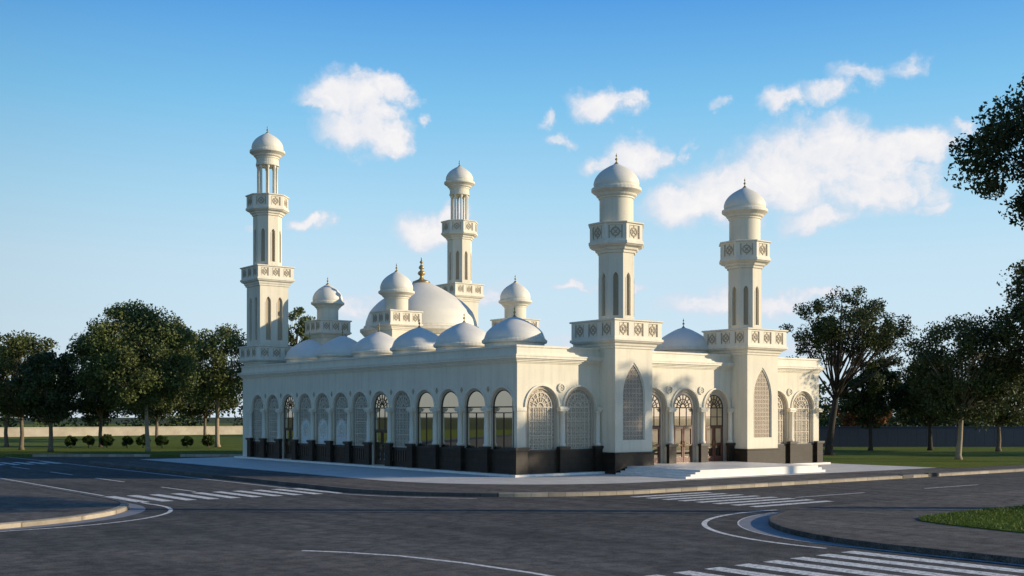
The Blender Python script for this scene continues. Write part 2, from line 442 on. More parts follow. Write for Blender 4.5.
# capitals, archivolts
def arch_trim(T, us, r, edges, u0, u1):
    for i, e in enumerate(edges):
        cap = MB(); w = .28
        if i == 0 and e < .5:
            cap.box(-.06, .62 if e < 0 else .24, -.062 if e < 0 else -.06, .0, 3.52, 3.72, M['trim'], T); cap.build('capital', mosque); continue
        a, b = max(e-w, u0), min(e+w, u1)
        cap.box(a, b, -.30, .0, 3.50, 3.60, M['trim'], T); cap.box(a-.04, b+.04, -.35, .0, 3.60, 3.68, M['trim'], T)
        cap.box(a+.02, b-.02, -.26, .0, 3.68, 3.76, M['trim'], T)
        cap.build('capital', mosque)
    for u in us:
        m_ = MB()
        m_.arc(u, SPR, r+.005, r+.09, -.08, .0, M['trim'], T, n=20)
        sd = r < 1.1
        for q0, q1, dd in ((r-.06, r-.001, .03), (r-.11, r-.06, .06)) if sd else ((r-.09, r-.001, .05), (r-.17, r-.09, .10)):
            m_.strip2([(u-q0, 1.43)]+round_top(u, q0, SPR, 18)+[(u+q0, 1.43)], [(u-q1, 1.43)]+round_top(u, q1, SPR, 18)+[(u+q1, 1.43)], dd, .22, M['archband'], T)
        m_.build('archivolt', mosque)
arch_trim(SIDE, side_u, RS, side_edges, 0.0, 33)
arch_trim(FRONT, front_left, RF, fl_edges, .0, 5.86)
arch_trim(FRONT, front_right, RF, fr_edges, 19.95, W)
arch_trim(FRONT, entry, RF, en_edges, 8.84, 16.96)

def roundel(T, u, z, r=.25):
    m_ = MB(); m_.arc(u, z, r-.07, r, -.09, -.001, M['trim'], T, 0, 2*pi, 20)
    m_.arc(u, z, .0, r-.07, -.03, -.001, M['rosette'], T, 0, 2*pi, 16)
    for k in range(6):
        a = k*pi/3; m_.arc(u+.10*cos(a), z+.10*sin(a), .0, .045, -.06, -.03, M['trim'], T, 0, 2*pi, 8)
    m_.build('roundel', mosque)
for u in (fl_edges[1], fr_edges[1], en_edges[1], en_edges[2]): roundel(FRONT, u, 4.80)
def lozenge(T, u, z, r=.17):
    m_ = MB(); m_.strip2([(u-r*.6, z), (u, z+r)], [(u, z-r), (u+r*.6, z)], -.05, -.001, M['rosette'], T); m_.build('spandrel_ornament', mosque)
for e in side_edges[1:-1]: lozenge(SIDE, e, 4.72)

# blind screens
def screen(T, u, r, zb, mat, bars=True, d=.18):
    m_ = MB(); top = round_top(u, r-.005, SPR, 16)
    m_.fan([(u-r+.005, zb)]+top+[(u+r-.005, zb)], d, mat, T)
    if bars:
        b = M['screenbar']; ri = r*.72
        m_.arc(u, SPR, ri-.05, ri, d-.05, d-.001, b, T, n=16); m_.arc(u, SPR, .22, .27, d-.05, d-.001, b, T, n=10)
        m_.arc(u, SPR, ri*.66-.02, ri*.66+.02, d-.05, d-.001, b, T, n=12)
        for k in range(1, 8):
            a = pi*k/8; m_.bar((u+.25*cos(a), SPR+.25*sin(a)), (u+ri*cos(a), SPR+ri*sin(a)), .035, d-.045, d-.001, b, T)
        for x in (-ri+.025, -ri*.62, ri*.62, ri-.025): m_.bar((u+x, zb), (u+x, SPR), .05, d-.05, d-.001, b, T)
        for z in (zb+.05, zb+.80, zb+1.58, SPR-.02): m_.bar((u-ri, z), (u+ri, z), .05, d-.052, d-.001, b, T)
        for k in range(1, 6): m_.bar((u-ri*.62+k*ri*1.24/6, zb), (u-ri*.62+k*ri*1.24/6, SPR), .02, d-.03, d-.001, b, T)
        for k in range(1, 15): m_.bar((u-ri, zb+k*.16), (u+ri, zb+k*.16), .018, d-.028, d-.001, b, T)
    return m_.build('lattice_screen', mosque)
for u in front_left+front_right: screen(FRONT, u, RF, 1.38, M['lat'])
for u, k in zip(side_u, side_kind):
    if k in ('blind', 'medal'): 
        o = screen(SIDE, u, RS, 1.30, M['latside'], d=.12)
    if k == 'medal':
        m_ = MB(); b = M['latpale']; w = .60; zs = 2.35
        m_.fan([(u-w, 1.32)]+round_top(u, w, zs, 16)+[(u+w, 1.32)], .05, b, SIDE)
        m_.arc(u, zs, w, w+.07, .0, .09, M['trim'], SIDE, n=16)
        for q in (.22, .40): m_.arc(u, zs-.1, q-.03, q, .01, .05, M['trim'], SIDE, 0, 2*pi, 18)
        for k2 in range(8):
            a = k2*pi/4; m_.bar((u+.1*cos(a), zs-.1+.1*sin(a)), (u+.52*cos(a), zs-.1+.52*sin(a)), .04, .01, .05, M['trim'], SIDE)
        for x in (-w-.035, w+.035): m_.box(u+x-.035, u+x+.035, .0, .09, 1.32, zs, M['trim'], SIDE)
        m_.build('ornamental_panel', mosque)
for u in side_u:
    m_ = MB(); m_.fan([(u-RS+.005, 1.3)]+round_top(u, RS-.005, SPR, 12)+[(u+RS-.005, 1.3)], .30, M['lat'], EAST(W)); m_.build('lattice_screen', mosque)

# windows / doors in dark bronze
def window(T, u, r, zb, d=.20, door=False, wood=None, blind=False, wfrac=.84):
    fm = M['bronze']; f = MB(); ri = r*wfrac
    # masonry reveal filling between opening and frame
    s_ = MB(); A = round_top(u, ri, SPR, 16); B = round_top(u, r-.003, SPR, 16)
    s_.strip2([(u-ri, zb)]+A+[(u+ri, zb)], [(u-r+.003, zb)]+B+[(u+r-.003, zb)], d-.03, d+.10, M['archband'], T)
    w = .05
    f.arc(u, SPR, ri-w, ri-.002, d-.03, d+.03, fm, T, n=18)
    for x in (-ri+w/2+.002, ri-w/2-.002): f.bar((u+x, zb), (u+x, SPR), w, d-.03, d+.03, fm, T)
    f.bar((u-ri, SPR), (u+ri, SPR), .07, d-.04, d+.035, fm, T)
    if door:
        f.arc(u, SPR, .20, .25, d-.03, d+.03, fm, T, n=10); f.arc(u, SPR, ri*.62, ri*.62+.04, d-.028, d+.028, fm, T, n=12)
        for k in range(1, 8):
            a = pi*k/8; f.bar((u+.22*cos(a), SPR+.22*sin(a)), (u+ri*cos(a), SPR+ri*sin(a)), .04, d-.027, d+.027, fm, T)
        zd = zb+2.20
        f.bar((u-ri, zd), (u+ri, zd), .09, d-.04, d+.04, fm, T)
        for x in (-ri*.36, ri*.36): f.bar((u+x, zd), (u+x, SPR), .04, d-.026, d+.026, fm, T)
        f.bar((u-ri, (zd+SPR)/2), (u+ri, (zd+SPR)/2), .045, d-.03, d+.03, fm, T)
    else:
        f.bar((u-ri, SPR-.32), (u+ri, SPR-.32), .05, d-.035, d+.03, fm, T)
        f.bar((u, zb), (u, SPR-.3), .05, d-.03, d+.03, fm, T)
        f.bar((u-ri, zb+.03), (u+ri, zb+.03), .06, d-.034, d+.03, fm, T)
    fr = f.build('window_frame', mosque); s_.build('window_surround', mosque)
    g = MB(); g.fan([(u-ri, zb)]+round_top(u, ri-.01, SPR, 16)+[(u+ri, zb)], d, M['glass'], T); g.build('pane', fr)
    if blind:  # flag adds a cream panel that imitates warm light in the upper panes
        b = MB(); zz = zb+2.15 if door else zb+1.2
        b.strip2([(u-ri, zz), (u-ri, SPR)]+round_top(u, ri, SPR, 16)[1:], [(u, zz), (u, zz+.01)]+[(u, SPR)]*16, d+.14, d+.17, M['blind'], T)
        b = MB(); b.fan([(u-ri, zz)]+round_top(u, ri, SPR, 16)+[(u+ri, zz)], d+.16, M['blind'], T); b.build('added_glow_panel', mosque)  # added panel, stands in for the warm brightness behind the glass
    if door:
        for sgn in (-1, 1):
            k = MB(); wm = wood or fm; a, b_ = sorted((u+sgn*.02, u+sgn*(ri-w-.01)))
            t = .085
            for z0, z1 in ((zb+.02, zb+.34), (zb+1.0, zb+1.10), (zd-.16, zd-.05)): k.box(a+t, b_-t, d-.05, d+.05, z0, z1, wm, T)
            k.box(a, a+t, d-.05, d+.05, zb+.02, zd-.05, wm, T); k.box(b_-t, b_, d-.05, d+.05, zb+.02, zd-.05, wm, T)
            o = k.build('door_leaf', mosque)
            h = MB(); p = T(u+sgn*.09, d-.09, 0); h.tube([(p[0], p[1], zb+.95), (p[0], p[1], zb+1.30)], [.018, .018], M['finial'], 8); h.build('handle', o)
for u, k in zip(side_u, side_kind):
    if k == 'open': window(SIDE, u, RS, 1.42, d=.11, wfrac=.88)
    if k == 'door': window(SIDE, u, RS, .14, door=True, d=.11, wfrac=.86, wood=M['bronze'])
for i, u in enumerate(entry): window(FRONT, u, RF, .42, door=True, wood=M['wood'], blind=True, wfrac=.71)

# entrance steps and platform
mb = MB(); mb.box(6.75, 16.6, -6.9, -.56, .005, .42, M['marble'])
for i in range(3): mb.box(6.75-.36*(3-i), 6.75-.36*(2-i)-.002, -6.9, -1.62, .005, .105*(i+1), M['marble'])
for i in range(2): mb.box(16.6+.34*i+.002, 16.6+.34*(i+1), -6.9, -1.62, .005, .28-.14*i, M['marble'])
mb.box(8.86, 16.94, -.56, -.10, .13, .42, M['marble'])
mb.build('entrance_steps', mosque)

# ------------------------------------------------------------------ domes
DOME = [(1.0, 0), (.982, .12), (.952, .22), (.918, .32), (.84, .44), (.744, .55), (.61, .665), (.472, .77), (.33, .87), (.209, .94), (.10, .985), (.03, 1.02)]
CUP = [(1.0, 0), (1.03, .08), (1.03, .18), (.99, .32), (.91, .46), (.79, .60), (.63, .73), (.45, .84), (.28, .93), (.14, .995), (.06, 1.05), (.02, 1.09)]
def smooth_prof(P, R, z0, H, n=40):
    xs = np.array([p[0] for p in P]); zs = np.array([p[1] for p in P]); t = np.linspace(0, 1, len(P)); out = []
    for q in np.linspace(0, 1, n):
        # Catmull-Rom
        f = q*(len(P)-1); i = min(int(f), len(P)-2); s = f-i
        def cr(a):
            p0, p1, p2, p3 = a[max(i-1, 0)], a[i], a[i+1], a[min(i+2, len(P)-1)]
            return .5*(2*p1+(p2-p0)*s+(2*p0-5*p1+4*p2-p3)*s*s+(3*p1-p0-3*p2+p3)*s**3)
        out.append((max(cr(xs), .01)*R, z0+cr(zs)*H))
    return out
def finial(c, z, h, parent, base=.12, n=10):
    f = MB(); s = h
    P = [(base*1.5, z-.06*s), (base*1.5, z), (base, z+.05*s), (base*.6, z+.14*s), (base*.3, z+.20*s), (base*.25, z+.30*s), (base*.7, z+.36*s), (base*.85, z+.42*s), (base*.7, z+.48*s), (base*.22, z+.54*s),
         (base*.2, z+.66*s), (base*.5, z+.72*s), (base*.5, z+.78*s), (base*.15, z+.84*s), (base*.08, z+s)]
    f.prism(P, c, n, M['finial'], True); return f.build('finial', parent)
def cornice_dome(c, z, r0, r1, R, H, mat, parent, fin=.6, prof=CUP, zh=.62):
    """moulded ring from radius r0 at z up to r1, then dome"""
    b = MB(); h = zh
    P = [(r0, z), (r0+.06, z+.03*h), (r0+.06, z+.14*h), (r0+(r1-r0)*.35, z+.24*h), (r0+(r1-r0)*.45, z+.38*h), (r0+(r1-r0)*.82, z+.56*h), (r1-.04, z+.60*h), (r1, z+.66*h), (r1, z+.86*h), (r1-.06, z+.90*h), (R+.05, z+.94*h), (R+.05, z+h), (R, z+1.01*h)]
    b.prism(P, c, 40, M['trim'], False, cap=False); b.build('ring_cornice', parent)
    d = MB(); d.prism(smooth_prof(prof, R, z+h, H), c, 48, mat, True); o = d.build('dome', parent)
    finial(c, z+h+H*1.03, fin, parent, .10 if fin < .9 else .2)
    return o

def carved_panel(mb, T, u, z, w, h, d):
    """square openwork panel: frame, ring and crossing bars"""
    r = M['rosette']; k = min(w, h)*.36
    mb.arc(u, z, k*.72, k, d-.03, d-.001, r, T, 0, 2*pi, 14); mb.arc(u, z, 0, k*.3, d-.035, d-.001, r, T, 0, 2*pi, 8)
    for a in (pi/4, 3*pi/4, 5*pi/4, 7*pi/4):
        mb.bar((u+k*.3*cos(a), z+k*.3*sin(a)), (u+k*.75*cos(a), z+k*.75*sin(a)), .045, d-.03, d-.001, r, T)
    for x in (-w*.44, w*.44):
        mb.bar((u+x, z-h*.46), (u+x, z+h*.46), .035, d-.032, d-.001, r, T)
    for a in (0, pi/2, pi, 3*pi/2):
        mb.bar((u+k*.9*cos(a), z+k*.9*sin(a)), (u+k*1.3*cos(a), z+k*1.3*sin(a)), .04, d-.028, d-.001, r, T)

def balcony(c, sides, r_in, b, z0, z1, z2, parent, npan, pw):
    """corbelled slab z0..z1 growing from r_in to b, then parapet z1..z2 with carved panels"""
    m_ = MB(); h = z1-z0
    m_.prism([(r_in, z0), (r_in+.06, z0+.02), (r_in+.08, z0+.22*h), (r_in+(b-r_in)*.35, z0+.30*h), (r_in+(b-r_in)*.42, z0+.48*h), (r_in+(b-r_in)*.80, z0+.62*h), (b-.06, z0+.70*h), (b, z0+.76*h), (b, z1), (b-.10, z1+.001), (b-.4, z1+.002)], c, sides, M['trim'], cap=False)
    m_.prism([(b-.42, z1-.02), (b-.42, z1+.03), (.1, z1+.031)], c, sides, M['roof'], cap=False)
    ap = b-.07; fl = 2*ap*math.tan(pi/sides)
    for k in range(sides):
        ang = 2*pi*k/sides-(pi/2); T = facet(c, ap, ang); hh = fl/2
        us = [(i-(npan-1)/2)*(fl*(.31 if npan == 3 else 0)) for i in range(npan)]
        zb, zt = z1+.13, z2-.20
        pierced(m_, T, -hh, hh, z1, z2-.11, [(flat_top(u, pw/2, zt), zb) for u in us], 0, .05, M['trim'])
        for u in us:
            m_.quad(T(u-pw/2, .05, zb), T(u+pw/2, .05, zb), T(u+pw/2, .05, zt), T(u-pw/2, .05, zt), M['niche'] if False else M['cream'])
            carved_panel(m_, T, u, (zb+zt)/2, pw, zt-zb, .05)
        Ti = facet(c, ap-.14, ang); hi = (ap-.14)*math.tan(pi/sides)
        m_.quad(Ti(-hi, 0, z1), Ti(hi, 0, z1), Ti(hi, 0, z2-.1), Ti(-hi, 0, z2-.1), M['trim'])
    m_.prism([(b-.25, z2-.11), (b-.02, z2-.11), (b+.02, z2-.08), (b+.02, z2-.02), (b-.02, z2), (b-.25, z2), (b-.25, z2-.11)], c, sides, M['trim'], cap=False)
    return m_.build('balcony', parent)

def shaft(c, sides, ap, z0, z1, nz0, nz1, nw, parent, per=1, off=0):
    m_ = MB(); fl = ap*math.tan(pi/sides)
    for k in range(sides):
        T = facet(c, ap, 2*pi*k/sides-pi/2)
        us = [0] if per == 1 else [-off, off]
        tops = [gothic_top(u, nw/2, nz1-nw*1.0, nz1, 6) for u in us]
        pierced(m_, T, -fl, fl, z0, z1, [(t, nz0) for t in tops], 0, .13, M['cream'])
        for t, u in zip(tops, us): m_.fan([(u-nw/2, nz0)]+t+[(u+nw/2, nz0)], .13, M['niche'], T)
        for u in us:
            m_.box(u-nw/2-.05, u-nw/2, -.02, -.001, nz0, nz1-nw, M['trim'], T); m_.box(u+nw/2, u+nw/2+.05, -.02, -.001, nz0, nz1-nw, M['trim'], T)
    return m_.build('shaft', parent)

def front_minaret(c, side_lbl):
    b = MB(); hb = 1.45
    for k in range(4):
        T = facet(c, hb, k*pi/2-pi/2)
        top = gothic_top(0, .86, 4.35, 6.27)
        pierced(b, T, -hb, hb, 1.2, 7.05, [(top, 1.9)] if k == 0 else [], 0, .10, M['cream'])
    tower = b.build('minaret', mosque)
    for k in (0,):
        T = facet(c, hb, k*pi/2-pi/2); p = MB(); top = gothic_top(0, .86, 4.35, 6.27)
        p.fan([(-.86, 1.9)]+top+[(.86, 1.9)], .10, M['lat2'], T)
        p.strip2([(-.86, 1.9)]+top+[(.86, 1.9)], [(-.80, 1.96)]+gothic_top(0, .80, 4.35, 6.15)+[(.80, 1.96)], .05, .099, M['trim'], T)
        p.build('lattice_screen', tower)
    q = MB(); q.prism([(1.52, .0), (1.52, 1.10), (1.55, 1.12), (1.55, 1.20), (1.46, 1.21)], c, 4, M['plinth'], cap=False); q.build('tower_plinth', tower)
    balcony(c, 4, 1.46, 1.90, 7.02, 7.60, 8.66, tower, 3, .74)
    shaft(c, 8, 1.0, 7.6, 12.6, 8.95, 11.4, .30, tower)
    balcony(c, 8, 1.02, 1.56, 12.5, 13.12, 14.2, tower, 1, .80)
    d = MB(); d.prism([(.97, 13.1), (.97, 15.7)], c, 40, M['cream'], True); d.build('drum', tower)
    cornice_dome(c, 15.65, .97, 1.44, 1.27, 1.32, M['domecream'], tower, .62, zh=.72)
    return tower
front_minaret((7.35, .13), 'a'); front_minaret((18.45, .13), 'b')

def rear_minaret(c):
    b = MB(); b.box(c[0]-1.17, c[0]+1.17, c[1]-1.17, c[1]+1.17, 6.8, 7.3, M['cream']); tower = b.build('minaret', mosque)
    balcony(c, 4, 1.25, 1.66, 7.07, 7.55, 8.55, tower, 3, .62)
    shaft(c, 4, 1.17, 7.5, 13.2, 9.0, 12.3, .42, tower, 2, .48)
    balcony(c, 4, 1.18, 1.55, 13.1, 13.70, 14.65, tower, 3, .60)
    shaft(c, 8, 1.0, 13.6, 18.7, 15.0, 17.5, .30, tower)
    balcony(c, 8, 1.02, 1.52, 18.5, 19.1, 20.1, tower, 1, .76)
    d = MB()
    for k in range(8):
        a = k*pi/4+pi/8; p = (c[0]+.70*cos(a), c[1]+.70*sin(a))
        d.prism([(.14, 19.12), (.14, 19.3), (.095, 19.36), (.085, 22.2), (.13, 22.26), (.13, 22.4)], p, 10, M['trim'], True)
    d.build('colonnade', tower)
    e = MB(); e.prism([(.80, 22.4), (.88, 22.42), (.88, 22.56), (.84, 22.60), (.84, 23.1)], c, 32, M['cream']); e.build('drum', tower)
    cornice_dome(c, 22.95, .84, 1.34, 1.16, 1.28, M['domecream'], tower, .55, zh=.72)
rear_minaret((1.3, 32.8)); rear_minaret((19.7, 33.3))

def cupola(c):
    b = MB(); b.prism([(.95, HW-.1), (.95, 9.3)], c, 4, M['cream']); t = b.build('cupola_tower', mosque)
    balcony(c, 4, .96, 1.35, 9.22, 9.66, 10.58, t, 3, .56)
    d = MB(); d.prism([(.82, 9.6), (.82, 11.5)], c, 36, M['cream'], True); d.build('drum', t)
    cornice_dome(c, 11.45, .82, 1.28, 1.12, 1.30, M['domecream'], t, .58, zh=.62)
for c in ((5.2, 20.4), (15.8, 20.4), (5.2, 30.4), (15.8, 30.4)): cupola(c)

# central dome
c = (10.5, 25.3); b = MB()
b.prism([(4.15, HW-.1), (4.15, 9.05), (4.25, 9.1), (4.25, 9.22), (4.4, 9.3), (4.62, 9.55), (4.68, 9.6), (4.68, 9.78), (4.45, 9.85), (4.40, 9.9), (4.40, 10.02), (4.3, 10.05)], c, 72, M['trim'], False, cap=False)
dr = b.build('dome_drum', mosque)
d = MB(); d.prism(smooth_prof(DOME, 4.3, 10.0, 3.52, 60), c, 96, M['domecream'], True); d.build('central_dome', mosque)
f = MB()
f.prism([(.62, 13.38), (.70, 13.42), (.66, 13.52), (.42, 13.62), (.20, 13.72), (.12, 13.85), (.12, 13.98), (.24, 14.05), (.30, 14.16), (.24, 14.28), (.10, 14.36), (.09, 14.46), (.19, 14.52), (.22, 14.62), (.15, 14.72), (.07, 14.80), (.06, 14.92), (.13, 14.98), (.13, 15.06), (.05, 15.12), (.02, 15.45)], c, 20, M['finial'], True)
f.build('finial', mosque)
# shallow domes
for c in [(2.6, 3.56+4.97*i) for i in range(6)]+[(9.5, 3.56), (16.2, 3.3), (23.2, 3.56)]:
    b = MB(); b.prism([(1.72, HW-.1), (1.72, 7.35), (1.85, 7.40), (1.88, 7.46), (1.88, 7.56), (1.80, 7.60), (1.77, 7.66)], c, 48, M['trim'], cap=False)
    r = b.build('dome_ring', mosque)
    d = MB(); d.prism(smooth_prof(DOME, 1.75, 7.6, 1.32, 36), c, 56, M['pale'], True); d.build('shallow_dome', r)
    finial(c, 8.92, .62, r, .09)

# ------------------------------------------------------------------ ground, roads
def struct(o, nm=None): return tag(o, kind='structure')
def arcpts(cx, cy, r, a0, a1, n=16): return [(cx+r*cos(radians(a0+(a1-a0)*i/n)), cy+r*sin(radians(a0+(a1-a0)*i/n))) for i in range(n+1)]
RZ = -.15
mb = MB(); mb.sheet([(-900, -900), (1500, -900), (1500, 1500), (-900, 1500)], -.20, M['ground']); struct(mb.build('ground'))
mb = MB(); mb.sheet([(-160, -120), (260, -120), (260, 160), (-160, 160)], RZ, M['road']); struct(mb.build('road'))
def block(name, pts, mat, z=0.0, zb=-.19):
    m_ = MB(); n = len(pts); m_.add([(x, y, z) for x, y in pts]+[(x, y, zb) for x, y in pts], [tuple(range(n))]+[(i, (i+1) % n, n+(i+1) % n, n+i) for i in range(n)], mat)
    return struct(m_.build(name))
def offset_line(pts, off):
    out = []
    for i, p in enumerate(pts):
        a = pts[max(i-1, 0)]; b = pts[min(i+1, len(pts)-1)]; dx, dy = b[0]-a[0], b[1]-a[1]; l = sqrt(dx*dx+dy*dy) or 1
        o = off(i/(len(pts)-1)) if callable(off) else off
        out.append((p[0]-dy/l*o, p[1]+dx/l*o))
    return out
def kerb(pts, w=.28, top=.012, mat=None):
    """kerb strip; pts run along the road edge, w goes to the left of travel (into the block)"""
    inn = offset_line(pts, w); m_ = MB(); n = len(pts); vs = []
    out = offset_line(pts, -.012)
    ch = offset_line(pts, .03)
    for a, c_, b in zip(out, ch, inn): vs += [(*a, RZ-.02), (*a, top-.03), (*c_, top), (*b, top), (*b, -.02)]
    fs = [(5*i+k, 5*i+k+1, 5*i+6+k, 5*i+5+k) for i in range(n-1) for k in range(4)]
    m_.add(vs, fs, mat or M['kerb'])
    return struct(m_.build('kerb'))
def band(pts, o0, o1, z, mat, name):
    A = offset_line(pts, o0); B = offset_line(pts, o1); m_ = MB(); n = len(pts)
    m_.add([(*p, z) for p in A]+[(*p, z) for p in B], [(i, i+1, n+i+1, n+i) for i in range(n-1)], mat); return struct(m_.build(name))
def dense(a, b, n): return [(a[0]+(b[0]-a[0])*i/n, a[1]+(b[1]-a[1])*i/n) for i in range(n)]

mos_line = dense((-12, 33), (-12, -2), 20)+arcpts(-2, -2, 10, 180, 270, 20)+dense((-1, -12), (250, -12), 60)
mos_line[0] = (-12, 33)
mos_far = arcpts(-9, 33, 3, 90, 180, 8)
block('sidewalk', mos_far+mos_line[1:]+[(250, 36), ], M['walk'])
kerb(mos_far+mos_line[1:32], mat=M['kerbdark']); kerb(mos_line[31:])  # left run takes the kerb copy with painted shade
band(mos_line[2:], -.03, -.45, RZ+.003, M['gutter'], 'gutter') if False else None
left_line = dense((-150, -11.4), (-30.8, -11.4), 30)+arcpts(-30.8, -2.9, 8.5, -90, 0, 18)+dense((-22.3, -2), (-22.3, 150), 40)
block('sidewalk', left_line+[(-150, 150)], M['walk']); kerb(left_line[:45]); kerb(left_line[44:], mat=M['kerbdark'])
right_line = dense((250, -22.1), (-3, -22.1), 50)+arcpts(-3, -31.1, 9, 90, 180, 24)+dense((-12, -32), (-12, -119), 20)
block('sidewalk', right_line+[(250, -119)], M['walk']); kerb(right_line, w=.2, top=.004, mat=M['walk'])
near_line = [(-150, -17.0), (-60, -17.2), (-40, -17.4), (-33, -17.9), (-30.3, -18.6), (-27.4, -20.4), (-24.4, -22.6), (-22.6, -25.1), (-21.9, -27.2), (-21.6, -29.2), (-21.6, -119)]
block('sidewalk', near_line+[(-150, -119)], M['walk'])
# gutters at the corners
ga = arcpts(-3, -31.1, 9.02, 84, 180, 40)+dense((-12.02, -31.6), (-12.02, -42), 12)
gw = lambda t: .14+(.78*max(0, sin(min(t/.72, 1)*pi))**.8 if t < .72 else 0)
band(ga, 0, lambda t: -gw(t), RZ+.004, M['gutter'], 'gutter')
band(ga[2:], lambda t: -gw((t*(len(ga)-3)+2)/(len(ga)-1)), lambda t: -gw((t*(len(ga)-3)+2)/(len(ga)-1))-.05, RZ+.005, M['white'], 'edge_line')
ga = arcpts(-30.8, -2.9, 8.53, -92, 2, 30)
band(ga, 0, lambda t: -(.15+.55*max(0, sin(t*pi))**.8), RZ+.004, M['gutter'], 'gutter')
# painted lines (z is 4 mm above the road)
PZ = RZ+.005
def line(pts, w, name='edge_line'): return band(pts, -w/2, w/2, PZ, M['white'], name)
line([(-12.95, 60), (-12.95, 20), (-12.95, 4.6)]+[(-12.95, 4.0), (-12.95, -2)]+arcpts(-2, -2, 10.95, 182, 225, 10), .13)
line([(-21.45, 4.6), (-21.45, 40)], .14); line([(-21.45, 1.2), (-21.45, 4.7)], .14)
line([(-21.5, -3.0)]+arcpts(-28.1, -5.2, 6.65, 8, -90, 20)+[(-31, -12.0), (-40, -12.05)], .15)
line(arcpts(-5.3, -28.7, 7.7, 84, 186, 24), .17)
band([(-24.3, -22.65), (-23.65, -23.6), (-22.95, -25.05), (-22.5, -27.0), (-22.3, -29.2), (-22.3, -34)], -.28, -.12, .004, M['white'], 'edge_line')
def stripes(xs, ys, name='crosswalk'):
    m_ = MB()
    for (a, b) in xs:
        for (c_, d_) in ys: m_.sheet([(a, c_), (b, c_), (b, d_), (a, d_)], PZ, M['white'])
    return struct(m_.build(name))
stripes([(-21.6+.96*i, -21.12+.96*i) for i in range(10)], [(-3.45, .75)])
stripes([(-4.1, .6)], [(-13.35-.92*i, -12.92-.92*i) for i in range(8)])
stripes([(-13.38-1.0*i, -12.86-1.0*i) for i in range(8)], [(-35.2, -30.26)])
stripes([(-21.2+.95*i, -20.7+.95*i) for i in range(9)], [(35.5, 40)])
stripes([(-17.38, -17.24)], [(1.3, 5.5), (10.7, 15.3), (19.4, 23.7), (28.3, 32.6), (-60, -54), (-52, -46), (-44, -38)], 'centre_line')
stripes([(1.1, 5.9), (10.6, 15.3), (20, 24.7), (29.5, 34.2), (39, 43.7), (48.5, 53)], [(-17.55, -17.42)], 'centre_line')
# light paving round the mosque
ap = [(-7.5, 36), (-7.5, 2.5)]+arcpts(2.5, 2.2, 10, 180, 270, 20)+[(27.3, -7.9), (27.3, 36)]
mb = MB(); mb.sheet(ap, .004, M['apron']); struct(mb.build('paving'))
# lawns
mb = MB(); mb.sheet([(27.35, -9), (250, -9), (250, 60), (27.35, 60)], .012, M['lawn']); struct(mb.build('lawn'))
lv = (.79, -.613); lo = (-.0, 41.8)
def LP(s, off=0): return (lo[0]+lv[0]*s+.613*off, lo[1]+lv[1]*s+.79*off)
block('lawn', [LP(-160), LP(9), (27, 36.8), (260, 36.9), (260, 400), LP(-160, 300)], M['lawn'], .01, -.19)
for a, b in ((-100, -27.6), (-14.2, -4.5), (-2, 12)): 
    if a > -50:
        kerb([LP(a), LP((a+b)/2), LP(b)], .45, .05)
# grass islet on the right-hand pavement
isl = [(-5.3, -27.3), (-4.6, -26.95), (-3.2, -26.75), (0, -26.7), (12, -26.8), (60, -26.8), (60, -60), (-6.9, -60), (-6.9, -36), (-6.6, -31), (-6.1, -28.6), (-5.75, -27.7)]
block('lawn', isl, M['lawn'], .03, -.02)
mb = MB(); r_ = random.Random(3)
def inside(p, poly):
    x, y = p; c_ = False; j = len(poly)-1
    for i in range(len(poly)):
        if (poly[i][1] > y) != (poly[j][1] > y) and x < (poly[j][0]-poly[i][0])*(y-poly[i][1])/(poly[j][1]-poly[i][1])+poly[i][0]: c_ = not c_
        j = i
    return c_
vs = []; fs = []
cnt = 0
while cnt < 26000:
    x, y = r_.uniform(-7, 8), r_.uniform(-38, -26.7)
    if not inside((x, y), isl): continue
    a = r_.uniform(0, 2*pi); w = r_.uniform(.012, .03); h = r_.uniform(.04, .10); lx, ly = r_.uniform(-.05, .05), r_.uniform(-.05, .05); o = len(vs)
    vs += [(x-w*cos(a), y-w*sin(a), .03), (x+w*cos(a), y+w*sin(a), .03), (x+lx, y+ly, .03+h)]; fs.append((o, o+1, o+2)); cnt += 1
mb.add(vs, fs, M['blade']); tag(mb.build('grass'), 'short mown grass blades on the pavement islet at the right', 'grass', kind='stuff')
# storm drains in the kerb
for i, x in enumerate((17.7, 20.2)):
    t = empty('storm_drain', (x, -12, 0), ('dark kerb drain opening nearer the entrance steps', 'dark kerb drain opening farther along the kerb to the right')[i], 'storm drain', 'drain openings in the kerb before the mosque')
    m_ = MB(); m_.box(-.55, .55, -.03, .22, .018, .05, M['iron']); m_.build('cover_plate', t)
    m_ = MB(); m_.box(-.5, .5, -.035, -.014, RZ+.02, .017, M['iron']); m_.build('opening_grate', t)

# ------------------------------------------------------------------ walls, fence, lamps
t0 = LP(-110, 76); 
m_ = MB()
WA = (-49.6, 134.0); WB = (66.0, 132.7)
def wallbox(mb_, a, b, e, h0, h1, mat):
    dx, dy = b[0]-a[0], b[1]-a[1]; l = sqrt(dx*dx+dy*dy); nx, ny = dy/l, -dx/l
    p = [(a[0]+nx*e, a[1]+ny*e), (b[0]+nx*e, b[1]+ny*e), (b[0]-nx*(.3+e), b[1]-ny*(.3+e)), (a[0]-nx*(.3+e), a[1]-ny*(.3+e))]
    mb_.add([(x, y, h0) for x, y in p]+[(x, y, h1) for x, y in p], [(0, 1, 5, 4), (1, 2, 6, 5), (2, 3, 7, 6), (3, 0, 4, 7), (4, 5, 6, 7)], mat)
bw = empty('boundary_wall', (0, 0, 0), 'low sand coloured boundary wall beyond the lawn on the left', 'wall')
wallbox(m_, WA, WB, 0, 0, 1.32, M['wall']); m_.build('wall_panel', bw)
